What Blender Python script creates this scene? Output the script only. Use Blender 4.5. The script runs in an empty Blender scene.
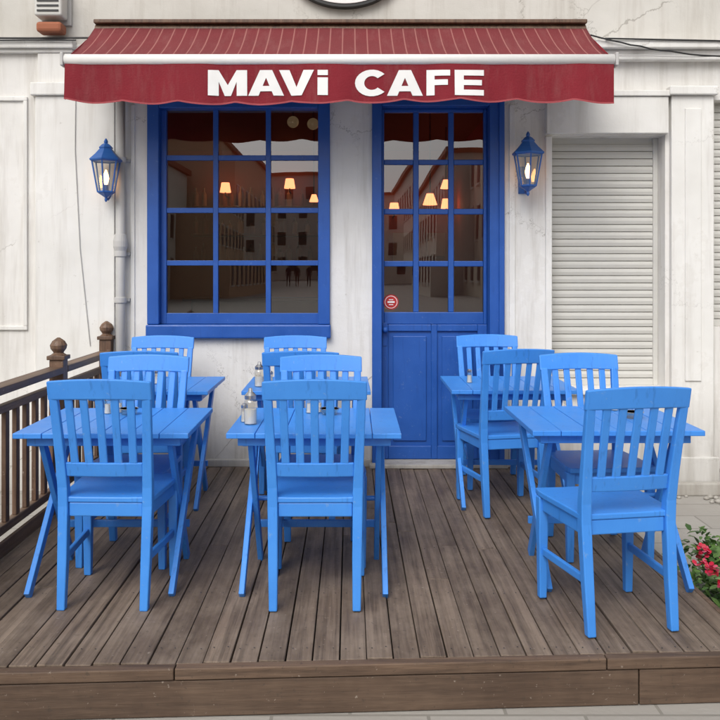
import bpy, bmesh, math, random
from mathutils import Vector, Matrix
random.seed(7)
S=bpy.context.scene
F=860.0; H=1.4; VX=350.0; VY=272.0
def wx(px,D=6.2): return (px-VX)*D/F
def wz(py,D=6.2): return H-(py-VY)*D/F
YW=6.2; GZ=-0.175

# ---------------- materials ----------------
def newmat(name):
    m=bpy.data.materials.new(name); m.use_nodes=True
    nt=m.node_tree; b=nt.nodes['Principled BSDF']
    return m,nt,b
def N(nt,t,**k):
    n=nt.nodes.new(t)
    for a,v in k.items(): setattr(n,a,v)
    return n
def ramp(nt,stops):
    r=N(nt,'ShaderNodeValToRGB'); e=r.color_ramp.elements
    e[0].position=stops[0][0]; e[0].color=(*stops[0][1],1)
    e[1].position=stops[1][0]; e[1].color=(*stops[1][1],1)
    for p,c in stops[2:]:
        x=e.new(p); x.color=(*c,1)
    return r
def coords(nt,scale=(1,1,1)):
    tc=N(nt,'ShaderNodeTexCoord'); mp=N(nt,'ShaderNodeMapping')
    mp.inputs['Scale'].default_value=scale
    nt.links.new(tc.outputs['Object'],mp.inputs['Vector']); return mp.outputs['Vector']
def noise(nt,vec,scale,detail=5,rough=.55):
    n=N(nt,'ShaderNodeTexNoise'); n.inputs['Scale'].default_value=scale
    n.inputs['Detail'].default_value=min(detail,4); n.inputs['Roughness'].default_value=rough
    nt.links.new(vec,n.inputs['Vector']); return n.outputs['Fac']
def mixc(nt,fac,a,b,mode='MIX'):
    m=N(nt,'ShaderNodeMix',data_type='RGBA',blend_type=mode)
    for i,v in ((0,fac),(6,a),(7,b)):
        if isinstance(v,(int,float)): m.inputs[i].default_value=v
        elif isinstance(v,tuple): m.inputs[i].default_value=(*v,1)
        else: nt.links.new(v,m.inputs[i])
    return m.outputs[2]
def bump(nt,b,h,strength=.2,dist=.01):
    n=N(nt,'ShaderNodeBump'); n.inputs['Strength'].default_value=strength
    n.inputs['Distance'].default_value=dist
    nt.links.new(h,n.inputs['Height']); nt.links.new(n.outputs['Normal'],b.inputs['Normal'])
def math_(nt,op,a,b=None,clamp=False):
    m=N(nt,'ShaderNodeMath',operation=op); m.use_clamp=clamp
    for i,v in enumerate((a,b)):
        if v is None: continue
        if isinstance(v,(int,float)): m.inputs[i].default_value=v
        else: nt.links.new(v,m.inputs[i])
    return m.outputs[0]

def plaster(name,c,dirt=(.37,.335,.29),amt=.6,bumps=.4,cracks=.6):
    m,nt,b=newmat(name)
    v=coords(nt); vs=coords(nt,(3.4,3.4,.30))
    big=noise(nt,v,1.1,4,.65); st=noise(nt,vs,2.4,5,.7); fine=noise(nt,v,20,4,.65)
    r1=ramp(nt,[(.50,(0,0,0)),(.80,(1,1,1))]); nt.links.new(st,r1.inputs[0])
    r2=ramp(nt,[(.32,(c[0]*.86,c[1]*.855,c[2]*.84)),(.62,c)]); nt.links.new(big,r2.inputs[0])
    col=mixc(nt,math_(nt,'MULTIPLY',r1.outputs[0],amt),r2.outputs[0],dirt)
    r4=ramp(nt,[(.56,(0,0,0)),(.585,(1,1,1))]); nt.links.new(math_(nt,'ADD',math_(nt,'MULTIPLY',big,.8),math_(nt,'MULTIPLY',fine,.2)),r4.inputs[0])
    col=mixc(nt,math_(nt,'MULTIPLY',r4.outputs[0],.25),col,(.60,.575,.53))
    # hairline cracks
    vo=N(nt,'ShaderNodeTexVoronoi',feature='DISTANCE_TO_EDGE'); vo.inputs['Scale'].default_value=1.1
    wv=N(nt,'ShaderNodeVectorMath',operation='ADD'); nt.links.new(v,wv.inputs[0])
    cc=N(nt,'ShaderNodeCombineXYZ')
    for i in range(3): nt.links.new(math_(nt,'MULTIPLY',fine if i!=1 else big,.22),cc.inputs[i])
    nt.links.new(cc.outputs[0],wv.inputs[1]); nt.links.new(wv.outputs[0],vo.inputs['Vector'])
    ck=math_(nt,'LESS_THAN',vo.outputs['Distance'],.0035)
    rc=ramp(nt,[(.48,(0,0,0)),(.56,(1,1,1))]); nt.links.new(big,rc.inputs[0])
    col=mixc(nt,math_(nt,'MULTIPLY',math_(nt,'MULTIPLY',ck,rc.outputs[0]),cracks),col,(.26,.24,.21))
    sep=N(nt,'ShaderNodeSeparateXYZ'); nt.links.new(v,sep.inputs[0])
    g=math_(nt,'SUBTRACT',.55,sep.outputs[2],True)
    g=math_(nt,'MULTIPLY',g,math_(nt,'MULTIPLY',st,1.7),True)
    col=mixc(nt,g,col,(.23,.205,.17))
    r3=ramp(nt,[(.68,(0,0,0)),(.71,(1,1,1))]); nt.links.new(fine,r3.inputs[0])
    col=mixc(nt,math_(nt,'MULTIPLY',r3.outputs[0],.4),col,(.42,.40,.36))
    nt.links.new(col,b.inputs['Base Color']); b.inputs['Roughness'].default_value=.8
    h=math_(nt,'ADD',math_(nt,'MULTIPLY',big,1.4),math_(nt,'MULTIPLY',fine,.35))
    bump(nt,b,h,bumps,.02); return m
M_wall=plaster('white_plaster',(.77,.755,.73))
M_wall2=plaster('upper_plaster',(.60,.58,.54),amt=.7)
M_trim=plaster('trim_plaster',(.79,.78,.755),amt=.45,bumps=.25,cracks=.3)

def paint(name,c,dark,rough=.38,var=.12,wear=.0,grain=(40,40,4)):
    m,nt,b=newmat(name)
    v=coords(nt); vg=coords(nt,grain)
    n1=noise(nt,v,6,3,.6); ng=noise(nt,vg,1.2,3,.6)
    geo=N(nt,'ShaderNodeNewGeometry'); oi=N(nt,'ShaderNodeObjectInfo')
    col=mixc(nt,n1,dark,c)
    col=mixc(nt,math_(nt,'MULTIPLY',math_(nt,'ADD',geo.outputs['Random Per Island'],oi.outputs['Random']),var),col,dark)
    if wear:
        rr=ramp(nt,[(.63,(0,0,0)),(.69,(1,1,1))]); nt.links.new(noise(nt,v,30,4,.78),rr.inputs[0])
        col=mixc(nt,math_(nt,'MULTIPLY',rr.outputs[0],wear),col,(.30,.40,.52))
        r2=ramp(nt,[(.30,(1,1,1)),(.40,(0,0,0))]); nt.links.new(ng,r2.inputs[0])
        col=mixc(nt,math_(nt,'MULTIPLY',r2.outputs[0],wear),col,(dark[0]*.5,dark[1]*.5,dark[2]*.55))
    nt.links.new(col,b.inputs['Base Color'])
    rg=N(nt,'ShaderNodeMapRange'); rg.inputs[3].default_value=rough-.1; rg.inputs[4].default_value=rough+.22
    nt.links.new(n1,rg.inputs[0]); nt.links.new(rg.outputs[0],b.inputs['Roughness'])
    bump(nt,b,ng,.25,.003); return m
M_chair=paint('light_blue_paint',(.065,.315,.84),(.038,.215,.68),.36,.18,.34)
M_frame=paint('deep_blue_paint',(.018,.110,.45),(.010,.070,.31),.36,.12,.2)
M_shutter=paint('shutter_paint',(.64,.63,.595),(.52,.51,.475),.5,.3,.0,(3,3,3))
M_pipe=paint('grey_pipe_paint',(.54,.53,.51),(.42,.41,.40),.5,.1,.1)
M_white=paint('white_enamel',(.84,.83,.81),(.74,.73,.71),.4,.1)
M_iron=paint('iron_blue',(.03,.14,.45),(.02,.09,.33),.35,.1)
M_brownpaint=paint('brown_chair_varnish',(.10,.04,.02),(.06,.025,.014),.35,.1)

def wood(name,c1,c2,c3,axis='y',rough=.75,pa=.8):
    m,nt,b=newmat(name)
    sc={'y':(34,1.0,34),'x':(1.0,34,34),'z':(34,34,1.0)}[axis]
    vg=coords(nt,sc); v=coords(nt)
    geo=N(nt,'ShaderNodeNewGeometry')
    off=N(nt,'ShaderNodeVectorMath',operation='ADD')
    nt.links.new(vg,off.inputs[0])
    cmb=N(nt,'ShaderNodeCombineXYZ'); k=math_(nt,'MULTIPLY',geo.outputs['Random Per Island'],37.0)
    for i in range(3): nt.links.new(k,cmb.inputs[i])
    nt.links.new(cmb.outputs[0],off.inputs[1])
    g=noise(nt,off.outputs[0],1.0,7,.75)
    pv=coords(nt,{'y':(1.6,.8,1),'x':(.8,1.6,1),'z':(1,1,.8)}[axis]); patch=noise(nt,pv,3.0,6,.8)
    r=ramp(nt,[(.36,c1),(.63,c2)]); nt.links.new(g,r.inputs[0])
    col=mixc(nt,math_(nt,'MULTIPLY',geo.outputs['Random Per Island'],.65),r.outputs[0],c1)
    rp=ramp(nt,[(.40,(0,0,0)),(.66,(1,1,1))]); nt.links.new(patch,rp.inputs[0])
    col=mixc(nt,math_(nt,'MULTIPLY',rp.outputs[0],math_(nt,'MULTIPLY',g,pa)),col,c3)
    sp=noise(nt,v,48,4,.65); rs=ramp(nt,[(.62,(0,0,0)),(.68,(1,1,1))]); nt.links.new(sp,rs.inputs[0])
    col=mixc(nt,math_(nt,'MULTIPLY',rs.outputs[0],.5),col,(.045,.033,.025))
    rs2=ramp(nt,[(.29,(1,1,1)),(.34,(0,0,0))]); nt.links.new(sp,rs2.inputs[0])
    col=mixc(nt,math_(nt,'MULTIPLY',rs2.outputs[0],.45),col,(.42,.36,.30))
    nt.links.new(col,b.inputs['Base Color'])
    rg=N(nt,'ShaderNodeMapRange'); rg.inputs[3].default_value=rough-.25; rg.inputs[4].default_value=rough+.12
    nt.links.new(patch,rg.inputs[0]); nt.links.new(rg.outputs[0],b.inputs['Roughness'])
    bump(nt,b,g,.7,.004); return m
M_deck=wood('weathered_deck_wood',(.080,.055,.038),(.225,.165,.120),(.31,.245,.19))
M_fascia=wood('fascia_wood',(.060,.036,.023),(.160,.10,.064),(.19,.13,.088),'x',.75,.6)
M_rail=wood('brown_rail_wood',(.065,.033,.02),(.19,.105,.062),(.22,.145,.095),'z',.6)
M_railh=wood('brown_handrail_wood',(.075,.04,.024),(.20,.12,.072),(.25,.17,.115),'y',.6)

def flat(name,c,rough=.6,metal=0,emit=None,es=0):
    m,nt,b=newmat(name)
    v=coords(nt); n=noise(nt,v,9,2)
    nt.links.new(mixc(nt,n,(c[0]*.85,c[1]*.85,c[2]*.85),c),b.inputs['Base Color'])
    b.inputs['Roughness'].default_value=rough; b.inputs['Metallic'].default_value=metal
    if emit:
        b.inputs['Emission Color'].default_value=(*emit,1); b.inputs['Emission Strength'].default_value=es
    return m
M_black=flat('black_rubber',(.02,.02,.02),.5)
M_steel=flat('steel',(.6,.6,.6),.25,1)
M_bulb=flat('lit_bulb',(1,.8,.5),.5,0,(1,.50,.17),11)
M_shade=flat('lit_lampshade',(.8,.4,.25),.8,0,(1,.30,.13),3.0)
M_dim=flat('spot_globe',(.5,.48,.44),.15,.6,(1,.7,.4),.08)
M_int=flat('interior_brown',(.24,.12,.07),.7)
M_int2=flat('interior_red',(.50,.12,.06),.7)
M_intw=flat('interior_cream',(.6,.47,.32),.7)
M_red=flat('sign_red',(.5,.02,.02),.4)
M_text=flat('white_lettering',(.86,.85,.83),.8)
M_terr=flat('terracotta',(.35,.12,.06),.8)
M_salt=flat('salt',(.75,.74,.7),.8)
M_darkgap=flat('underdeck_shade',(.03,.025,.02),.95)  # darkness under the deck, put in as a near-black colour

m=bpy.data.materials.new('window_glass'); m.use_nodes=True; nt=m.node_tree; nt.nodes.clear()
o=N(nt,'ShaderNodeOutputMaterial'); tr=N(nt,'ShaderNodeBsdfTransparent'); gl=N(nt,'ShaderNodeBsdfGlossy')
tr.inputs[0].default_value=(.90,.87,.82,1); gl.inputs['Roughness'].default_value=.0
gl.inputs['Color'].default_value=(1,1,1,1)
fr=N(nt,'ShaderNodeFresnel'); fr.inputs['IOR'].default_value=2.25
mx=N(nt,'ShaderNodeMixShader'); nt.links.new(fr.outputs[0],mx.inputs[0]); nt.links.new(tr.outputs[0],mx.inputs[1]); nt.links.new(gl.outputs[0],mx.inputs[2]); nt.links.new(mx.outputs[0],o.inputs[0])
v=coords(nt); nn=noise(nt,v,2.6,1,.4); bp=N(nt,'ShaderNodeBump'); bp.inputs['Strength'].default_value=.035; bp.inputs['Distance'].default_value=.01
nt.links.new(nn,bp.inputs['Height']); nt.links.new(bp.outputs[0],gl.inputs['Normal'])
M_glass=m
m=bpy.data.materials.new('lantern_glass'); m.use_nodes=True; nt=m.node_tree; nt.nodes.clear()
o=N(nt,'ShaderNodeOutputMaterial'); tr=N(nt,'ShaderNodeBsdfTransparent'); gl=N(nt,'ShaderNodeBsdfGlossy')
tr.inputs[0].default_value=(.95,.93,.88,1); gl.inputs['Roughness'].default_value=.1
mx=N(nt,'ShaderNodeMixShader'); mx.inputs[0].default_value=.16
nt.links.new(tr.outputs[0],mx.inputs[1]); nt.links.new(gl.outputs[0],mx.inputs[2]); nt.links.new(mx.outputs[0],o.inputs[0])
M_lglass=m

def fabric(name,base,stripe=None,spacing=.085,w=.10):
    m,nt,b=newmat(name); v=coords(nt)
    n=noise(nt,v,3,4,.6); f=noise(nt,v,90,1)
    col=mixc(nt,n,(base[0]*.65,base[1]*.65,base[2]*.65),base)
    if stripe:
        sep=N(nt,'ShaderNodeSeparateXYZ'); nt.links.new(v,sep.inputs[0])
        fr=math_(nt,'FRACT',math_(nt,'DIVIDE',math_(nt,'ADD',sep.outputs[0],10.0),spacing))
        s=math_(nt,'LESS_THAN',fr,w)
        col=mixc(nt,math_(nt,'MULTIPLY',s,.45),col,stripe)
    vs=coords(nt,(4,1,.8)); st=noise(nt,vs,3,4,.7)
    rr=ramp(nt,[(.5,(0,0,0)),(.8,(1,1,1))]); nt.links.new(st,rr.inputs[0])
    col=mixc(nt,math_(nt,'MULTIPLY',rr.outputs[0],.28),col,(.26,.12,.11))
    nt.links.new(col,b.inputs['Base Color']); b.inputs['Roughness'].default_value=.85
    bump(nt,b,math_(nt,'ADD',f,math_(nt,'MULTIPLY',n,2.0)),.25,.01); return m
M_awn=fabric('awning_fabric',(.19,.022,.027),(.45,.21,.18))
M_val=fabric('valance_fabric',(.235,.007,.018))
M_trimf=fabric('valance_trim_fabric',(.40,.07,.08))

m,nt,b=newmat('paving'); v=coords(nt)
br=N(nt,'ShaderNodeTexBrick'); br.inputs['Scale'].default_value=.9; br.inputs['Mortar Size'].default_value=.006
br.inputs['Color1'].default_value=(.42,.40,.37,1); br.inputs['Color2'].default_value=(.36,.34,.31,1); br.inputs['Mortar'].default_value=(.17,.16,.14,1)
nt.links.new(v,br.inputs['Vector'])
n=noise(nt,v,2.5,7,.7); col=mixc(nt,n,br.outputs[0],(.28,.26,.23)); nt.links.new(col,b.inputs['Base Color']); b.inputs['Roughness'].default_value=.85
bump(nt,b,noise(nt,v,40,5),.3,.01); M_pave=m
m,nt,b=newmat('leaf'); geo=N(nt,'ShaderNodeNewGeometry')
r=ramp(nt,[(0,(.03,.09,.015)),(1,(.12,.22,.05))]); nt.links.new(geo.outputs['Random Per Island'],r.inputs[0]); nt.links.new(r.outputs[0],b.inputs['Base Color']); M_leaf=m
m,nt,b=newmat('petal'); geo=N(nt,'ShaderNodeNewGeometry')
r=ramp(nt,[(0,(.45,.01,.03)),(.6,(.6,.02,.06)),(1,(.65,.12,.2))]); nt.links.new(geo.outputs['Random Per Island'],r.inputs[0]); nt.links.new(r.outputs[0],b.inputs['Base Color']); M_petal=m

# ---------------- mesh helpers ----------------
def obj(name,bm,mats,parent=None,bevel=0,smooth=False,loc=None,seg=2):
    me=bpy.data.meshes.new(name); bmesh.ops.recalc_face_normals(bm,faces=bm.faces[:]); bm.to_mesh(me); bm.free()
    for mm in (mats if isinstance(mats,(list,tuple)) else [mats]): me.materials.append(mm)
    o=bpy.data.objects.new(name,me); S.collection.objects.link(o)
    if parent: o.parent=parent
    if loc: o.location=loc
    if bevel:
        b=o.modifiers.new('bevel','BEVEL'); b.width=bevel; b.segments=seg; b.limit_method='ANGLE'; b.angle_limit=math.radians(40)
    if smooth:
        for p in me.polygons: p.use_smooth=True
    return o
def empty(name,loc=(0,0,0)):
    e=bpy.data.objects.new(name,None); e.location=loc; S.collection.objects.link(e); return e
def hexa(bm,vs,mi=0):
    V=[bm.verts.new(v) for v in vs]
    for f in ((0,3,2,1),(4,5,6,7),(0,1,5,4),(1,2,6,5),(2,3,7,6),(3,0,4,7)):
        fc=bm.faces.new([V[i] for i in f]); fc.material_index=mi
def abox(bm,x0,x1,y0,y1,z0,z1,mi=0):
    hexa(bm,[(x0,y0,z0),(x1,y0,z0),(x1,y1,z0),(x0,y1,z0),(x0,y0,z1),(x1,y0,z1),(x1,y1,z1),(x0,y1,z1)],mi)
def beam(bm,p0,p1,w,d,side=(1,0,0),mi=0):
    p0=Vector(p0);p1=Vector(p1); a=(p1-p0).normalized(); s=Vector(side); s=(s-a*s.dot(a)).normalized(); u=a.cross(s)
    r=[]
    for p in (p0,p1):
        for i,j in ((-1,-1),(1,-1),(1,1),(-1,1)): r.append(p+s*w/2*i+u*d/2*j)
    hexa(bm,r,mi)
def sweep(bm,secs,mi=0,cap=True):
    rings=[[bm.verts.new(v) for v in s] for s in secs]
    n=len(rings[0])
    for a,b_ in zip(rings,rings[1:]):
        for i in range(n):
            f=bm.faces.new([a[i],a[(i+1)%n],b_[(i+1)%n],b_[i]]); f.material_index=mi
    if cap:
        for r in (rings[0],rings[-1]):
            f=bm.faces.new(r); f.material_index=mi
def rings(bm,prof,n=16,c=(0,0,0),mi=0,rot=0):
    secs=[[(c[0]+r*math.cos(rot+2*math.pi*i/n),c[1]+r*math.sin(rot+2*math.pi*i/n),c[2]+z) for i in range(n)] for r,z in prof]
    sweep(bm,secs,mi)
def cyl(bm,p0,p1,r,n=12,mi=0):
    p0=Vector(p0);p1=Vector(p1);a=(p1-p0).normalized(); s=a.orthogonal().normalized(); u=a.cross(s)
    sweep(bm,[[p+s*r*math.cos(2*math.pi*i/n)+u*r*math.sin(2*math.pi*i/n) for i in range(n)] for p in (p0,p1)],mi)
def boxo(name,x0,x1,y0,y1,z0,z1,mat,parent=None,bevel=.004):
    bm=bmesh.new(); abox(bm,x0,x1,y0,y1,z0,z1); return obj(name,bm,mat,parent,bevel)
def cable(name,pts,r,mat,parent=None):
    c=bpy.data.curves.new(name,'CURVE'); c.dimensions='3D'; c.bevel_depth=r; c.bevel_resolution=2
    s=c.splines.new('POLY'); s.points.add(len(pts)-1)
    for p,q in zip(s.points,pts): p.co=(*q,1)
    c.materials.append(mat); o=bpy.data.objects.new(name,c); S.collection.objects.link(o)
    if parent:o.parent=parent
    return o

# ---------------- building ----------------
B=empty('cafe_building')
def wall_holes(name,x0,x1,z0,z1,holes,y,th,mat):
    xs=sorted({x0,x1,*[h[0] for h in holes],*[h[1] for h in holes]}); zs=sorted({z0,z1,*[h[2] for h in holes],*[h[3] for h in holes]})
    bm=bmesh.new(); inh=lambda x,z:any(h[0]<x<h[1] and h[2]<z<h[3] for h in holes)
    def q(a): bm.faces.new([bm.verts.new(p) for p in a])
    for a,b_ in zip(xs,xs[1:]):
        for c,d in zip(zs,zs[1:]):
            if inh((a+b_)/2,(c+d)/2): continue
            q([(a,y,c),(b_,y,c),(b_,y,d),(a,y,d)]); q([(a,y+th,c),(a,y+th,d),(b_,y+th,d),(b_,y+th,c)])
    for a,b_,c,d in holes+[(x0,x1,z0,z1)]:
        q([(a,y,c),(a,y+th,c),(a,y+th,d),(a,y,d)]); q([(b_,y,c),(b_,y,d),(b_,y+th,d),(b_,y+th,c)])
        q([(a,y,d),(a,y+th,d),(b_,y+th,d),(b_,y,d)]); q([(a,y,c),(b_,y,c),(b_,y+th,c),(a,y+th,c)])
    bmesh.ops.remove_doubles(bm,verts=bm.verts[:],dist=1e-5)
    return obj(name,bm,mat,B)
WIN=(wx(148),wx(330),wz(338),wz(99))
DOOR=(wx(372),wx(503),0.0,wz(96))
SH=(wx(552),wx(665),wz(388),wz(135))
SH2=(wx(714),wx(830),wz(327),wz(100))
ZT=3.04
wall_holes('ground_floor_wall',-7,7,GZ-.1,ZT,[WIN,DOOR,SH,SH2],YW,.3,M_wall)
up=[(x,x+1.0,4.3,5.9) for x in (-5.6,-3.4,-1.2,1.0,3.2,5.2)]
wall_holes('upper_wall',-7,7,ZT,6.8,up,YW+.012,.3,M_wall2)
for i,h in enumerate(up):
    bm=bmesh.new(); y=YW+.12
    abox(bm,h[0],h[0]+.07,y,y+.05,h[2],h[3]);abox(bm,h[1]-.07,h[1],y,y+.05,h[2],h[3]);abox(bm,h[0]+.07,h[1]-.07,y,y+.05,h[3]-.07,h[3]);abox(bm,h[0]+.07,h[1]-.07,y,y+.05,h[2],h[2]+.07)
    abox(bm,(h[0]+h[1])/2-.03,(h[0]+h[1])/2+.03,y,y+.05,h[2]+.07,h[3]-.07)
    obj('upper_window_frame',bm,M_white,B,.004)
    boxo('upper_window_pane',h[0],h[1],y+.06,y+.07,h[2],h[3],M_glass,B,0)
    boxo('upper_window_curtain',h[0],h[1],y+.3,y+.31,h[2]-.05,h[3]+.05,M_int,B,0)
boxo('eaves_cornice',-7.2,7.2,YW-.3,YW+.5,6.8,7.0,M_trim,B,.02)
boxo('side_wall_left',-7,-6.8,YW+.32,YW+5,GZ,6.8,M_wall2,B,0); boxo('side_wall_right',6.8,7,YW+.32,YW+5,GZ,6.8,M_wall2,B,0)
boxo('roof_slab',-7.1,7.1,YW+.5,YW+5.2,6.8,6.95,M_terr,B,0)
boxo('left_pilaster',wx(37),wx(116),YW-.04,YW+.003,GZ,wz(97),M_trim,B,.006)
boxo('left_pilaster_cap',wx(33),wx(118),YW-.065,YW+.003,wz(97)+.002,wz(84),M_trim,B,.008)
boxo('left_frieze',wx(39),wx(114),YW-.03,YW+.003,wz(84)+.002,wz(54),M_trim,B,.005)
boxo('left_edge_strip',wx(131),wx(135),YW-.012,YW+.003,.2,wz(105),M_trim,B,.003)
def panel(name,x0,x1,z0,z1,w=.03,t=.018):
    bm=bmesh.new(); y0=YW-t;y1=YW+.003
    abox(bm,x0,x1,y0,y1,z1-w,z1);abox(bm,x0,x1,y0,y1,z0,z0+w);abox(bm,x0,x0+w,y0,y1,z0+w,z1-w);abox(bm,x1-w,x1,y0,y1,z0+w,z1-w)
    return obj(name,bm,M_trim,B,.005)
panel('left_wall_panel',wx(-60),wx(28),wz(330),wz(97)); panel('left_wall_panel_far',-5.2,-3.2,wz(330),wz(97))
boxo('left_string_course',-7.02,wx(76),YW-.07,YW+.006,wz(50),wz(41),M_trim,B,.008)
boxo('left_string_course_lower',-7.01,wx(74),YW-.04,YW+.004,wz(54)+.001,wz(50)-.002,M_trim,B,.005)
boxo('right_string_course',wx(590),7.02,YW-.12,YW+.006,wz(52),wz(44),M_trim,B,.008)
boxo('right_string_course_lower',wx(592),7.01,YW-.07,YW+.004,wz(62),wz(52)-.002,M_trim,B,.008)
boxo('shutter_lintel',wx(545),wx(666),YW-.055,YW+.003,wz(135)+.004,wz(98),M_trim,B,.006)
boxo('shutter_lintel_lip',wx(543),wx(667),YW-.07,YW+.003,wz(97.6),wz(92),M_trim,B,.005)
boxo('shutter_sill',wx(549),wx(668),YW-.05,YW+.05,wz(394),wz(388.5),M_trim,B,.006)
boxo('right_pilaster',wx(669),wx(711),YW-.05,YW+.003,GZ,wz(97),M_trim,B,.006)
boxo('right_pilaster_inner',wx(682),wx(698),YW-.062,YW-.048,wz(380),wz(110),M_trim,B,.004)
boxo('right_pilaster_cap',wx(666),wx(714),YW-.085,YW+.003,wz(97)+.002,wz(88),M_trim,B,.008)
boxo('right_pilaster_base',wx(665),wx(715),YW-.08,YW+.003,GZ,wz(455),M_trim,B,.008)
boxo('right_edge_strip',wx(545),wx(551),YW-.03,YW+.003,.05,wz(137),M_trim,B,.004)
boxo('right_edge_strip_inner',wx(509),wx(515),YW-.012,YW+.003,.05,wz(105),M_trim,B,.004)
boxo('wall_plinth_centre',wx(205),wx(371),YW-.035,YW+.003,0.0,.055,M_wall2,B,.008)
boxo('wall_plinth_right',wx(553),7,YW-.16,YW-.09,GZ,GZ+.09,M_wall2,B,.01)
def shutter(name,h,y,pitch=.054):
    bm=bmesh.new(); n=int((h[3]-h[2])/pitch); prof=[]
    for i in range(n):
        z=h[2]+i*pitch
        for t,dy in ((0,.0),(.06,-.012),(.5,-.016),(.92,-.010),(.97,.002)): prof.append((y+dy,z+t*pitch))
    prof.append((y,h[3]))
    L=[bm.verts.new((h[0]+.02,a,b_)) for a,b_ in prof]; R=[bm.verts.new((h[1]-.02,a,b_)) for a,b_ in prof]
    for i in range(len(prof)-1): bm.faces.new([L[i],R[i],R[i+1],L[i+1]])
    o=obj(name,bm,M_shutter,B)
    bm=bmesh.new(); abox(bm,h[0],h[0]+.035,y-.03,y+.02,h[2],h[3]);abox(bm,h[1]-.035,h[1],y-.03,y+.02,h[2],h[3])
    abox(bm,h[0]+.035,h[1]-.035,y-.028,y-.005,h[2],h[2]+.05)
    obj(name+'_guides',bm,M_shutter,B,.004)
shutter('roller_shutter',SH,YW+.17); shutter('roller_shutter_far',SH2,YW+.12)

x0,x1,z0,z1=WIN
bm=bmesh.new(); t=.085; ya,yb=YW-.035,YW+.10
abox(bm,x0,x0+t,ya,yb,z0+.10,z1); abox(bm,x1-t,x1,ya,yb,z0+.10,z1); abox(bm,x0+t,x1-t,ya,yb,z1-.07,z1)
obj('window_outer_frame',bm,M_frame,B,.006)
boxo('window_sill',x0-.006,x1+.006,YW-.055,YW+.10,z0,z0+.098,M_frame,B,.01)
D=YW+.06
cols=[(167,213.5),(218.5,266),(271,319)]; rws=[(108,155.5),(160.5,208),(213,260.5),(265.5,313)]
def sash(name,cols,rws,xl,xr,zb,zt,yf,yb,D,parent,gl=True):
    bm=bmesh.new(); cx=[(wx(a,D),wx(b_,D)) for a,b_ in cols]; rz=[(wz(b_,D),wz(a,D)) for a,b_ in rws]
    abox(bm,xl,cx[0][0],yf,yb,zb,zt); abox(bm,cx[-1][1],xr,yf,yb,zb,zt)
    abox(bm,cx[0][0],cx[-1][1],yf,yb,rz[0][1],zt); abox(bm,cx[0][0],cx[-1][1],yf,yb,zb,rz[-1][0])
    for (a,b_),(c,d) in zip(cx,cx[1:]): abox(bm,b_,c,yf+.006,yb-.004,rz[-1][0],rz[0][1])
    for (a,b_),(c,d) in zip(rz,rz[1:]):
        for (p,q) in cx: abox(bm,p,q,yf+.009,yb-.004,d,a)
    obj(name+'_sash',bm,M_frame,parent,.005)
    for i,(p,q) in enumerate(cx):
        for j,(a,b_) in enumerate(rz):
            bm=bmesh.new(); vs=[bm.verts.new(v) for v in ((-(q-p)/2-.003,0,-(b_-a)/2-.003),((q-p)/2+.003,0,-(b_-a)/2-.003),((q-p)/2+.003,0,(b_-a)/2+.003),(-(q-p)/2-.003,0,(b_-a)/2+.003))]
            bm.faces.new(vs); g=obj(name+'_pane',bm,M_glass,parent,0,loc=((p+q)/2,(yf+yb)/2+.004,(a+b_)/2))
            g.rotation_euler=(math.radians(random.uniform(-.25,.25)),0,math.radians(random.uniform(-.7,.7)))
sash('window',cols,rws,x0+t+.001,x1-t-.001,z0+.10,z1-.071,YW+.035,YW+.085,D,B)
x0,x1,z0,z1=DOOR
bm=bmesh.new(); ya,yb=YW-.03,YW+.16
abox(bm,x0,x0+.07,ya,yb,.02,z1);abox(bm,x1-.10,x1,ya,yb,.02,z1);abox(bm,x0+.07,x1-.10,ya,yb,z1-.075,z1)
abox(bm,x1-.035,x1+.004,ya-.02,ya-.001,.02,z1)
obj('door_frame',bm,M_frame,B,.006)
boxo('door_threshold',x0-.02,x1+.02,YW-.09,YW+.2,.001,.03,M_wall2,B,.006)
D=YW+.12
dl,dr=x0+.071,x1-.101
sash('door',[(384,413),(418.5,448),(453.5,483)],[(113,160),(165,209),(214.5,261),(266.5,312)],dl,dr,wz(324,D),z1-.076,YW+.09,YW+.135,D,B)
bm=bmesh.new(); zt=wz(324,D)-.001
abox(bm,dl,dr,YW+.10,YW+.13,.032,zt)
mid=(dl+dr)/2
for a,b_ in ((dl,dl+.05),(mid-.022,mid+.022),(dr-.07,dr)): abox(bm,a,b_,YW+.082,YW+.099,.033,zt)
for a,b_ in ((dl+.05,mid-.022),(mid+.022,dr-.07)):
    abox(bm,a,b_,YW+.082,YW+.099,.033,.13); abox(bm,a,b_,YW+.082,YW+.099,zt-.05,zt)
    abox(bm,a+.035,b_-.035,YW+.088,YW+.099,.165,zt-.085)
obj('door_lower_panels',bm,M_frame,B,.005)
bm=bmesh.new(); cyl(bm,(dl+.026,YW+.088,.98),(dl+.026,YW+.05,.98),.010); bmesh.ops.create_uvsphere(bm,u_segments=16,v_segments=10,radius=.022,matrix=Matrix.Translation((dl+.026,YW+.04,.98)))
abox(bm,dl+.010,dl+.042,YW+.076,YW+.0815,.86,1.03); obj('door_knob',bm,M_frame,B,.002)
st=empty('round_door_sign'); D=YW+.09
c=(wx(391,D),YW+.078,wz(302,D))
bm=bmesh.new(); cyl(bm,(c[0],YW+.089,c[2]),(c[0],YW+.082,c[2]),.055,32); obj('sign_disc',bm,M_red,st)
bm=bmesh.new()
n=32
for k in range(n):
    a0,a1=2*math.pi*k/n,2*math.pi*(k+1)/n
    bm.faces.new([bm.verts.new((c[0]+r*math.cos(a),YW+.0800,c[2]+r*math.sin(a))) for r,a in ((.042,a0),(.046,a0),(.046,a1),(.042,a1))])
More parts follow.
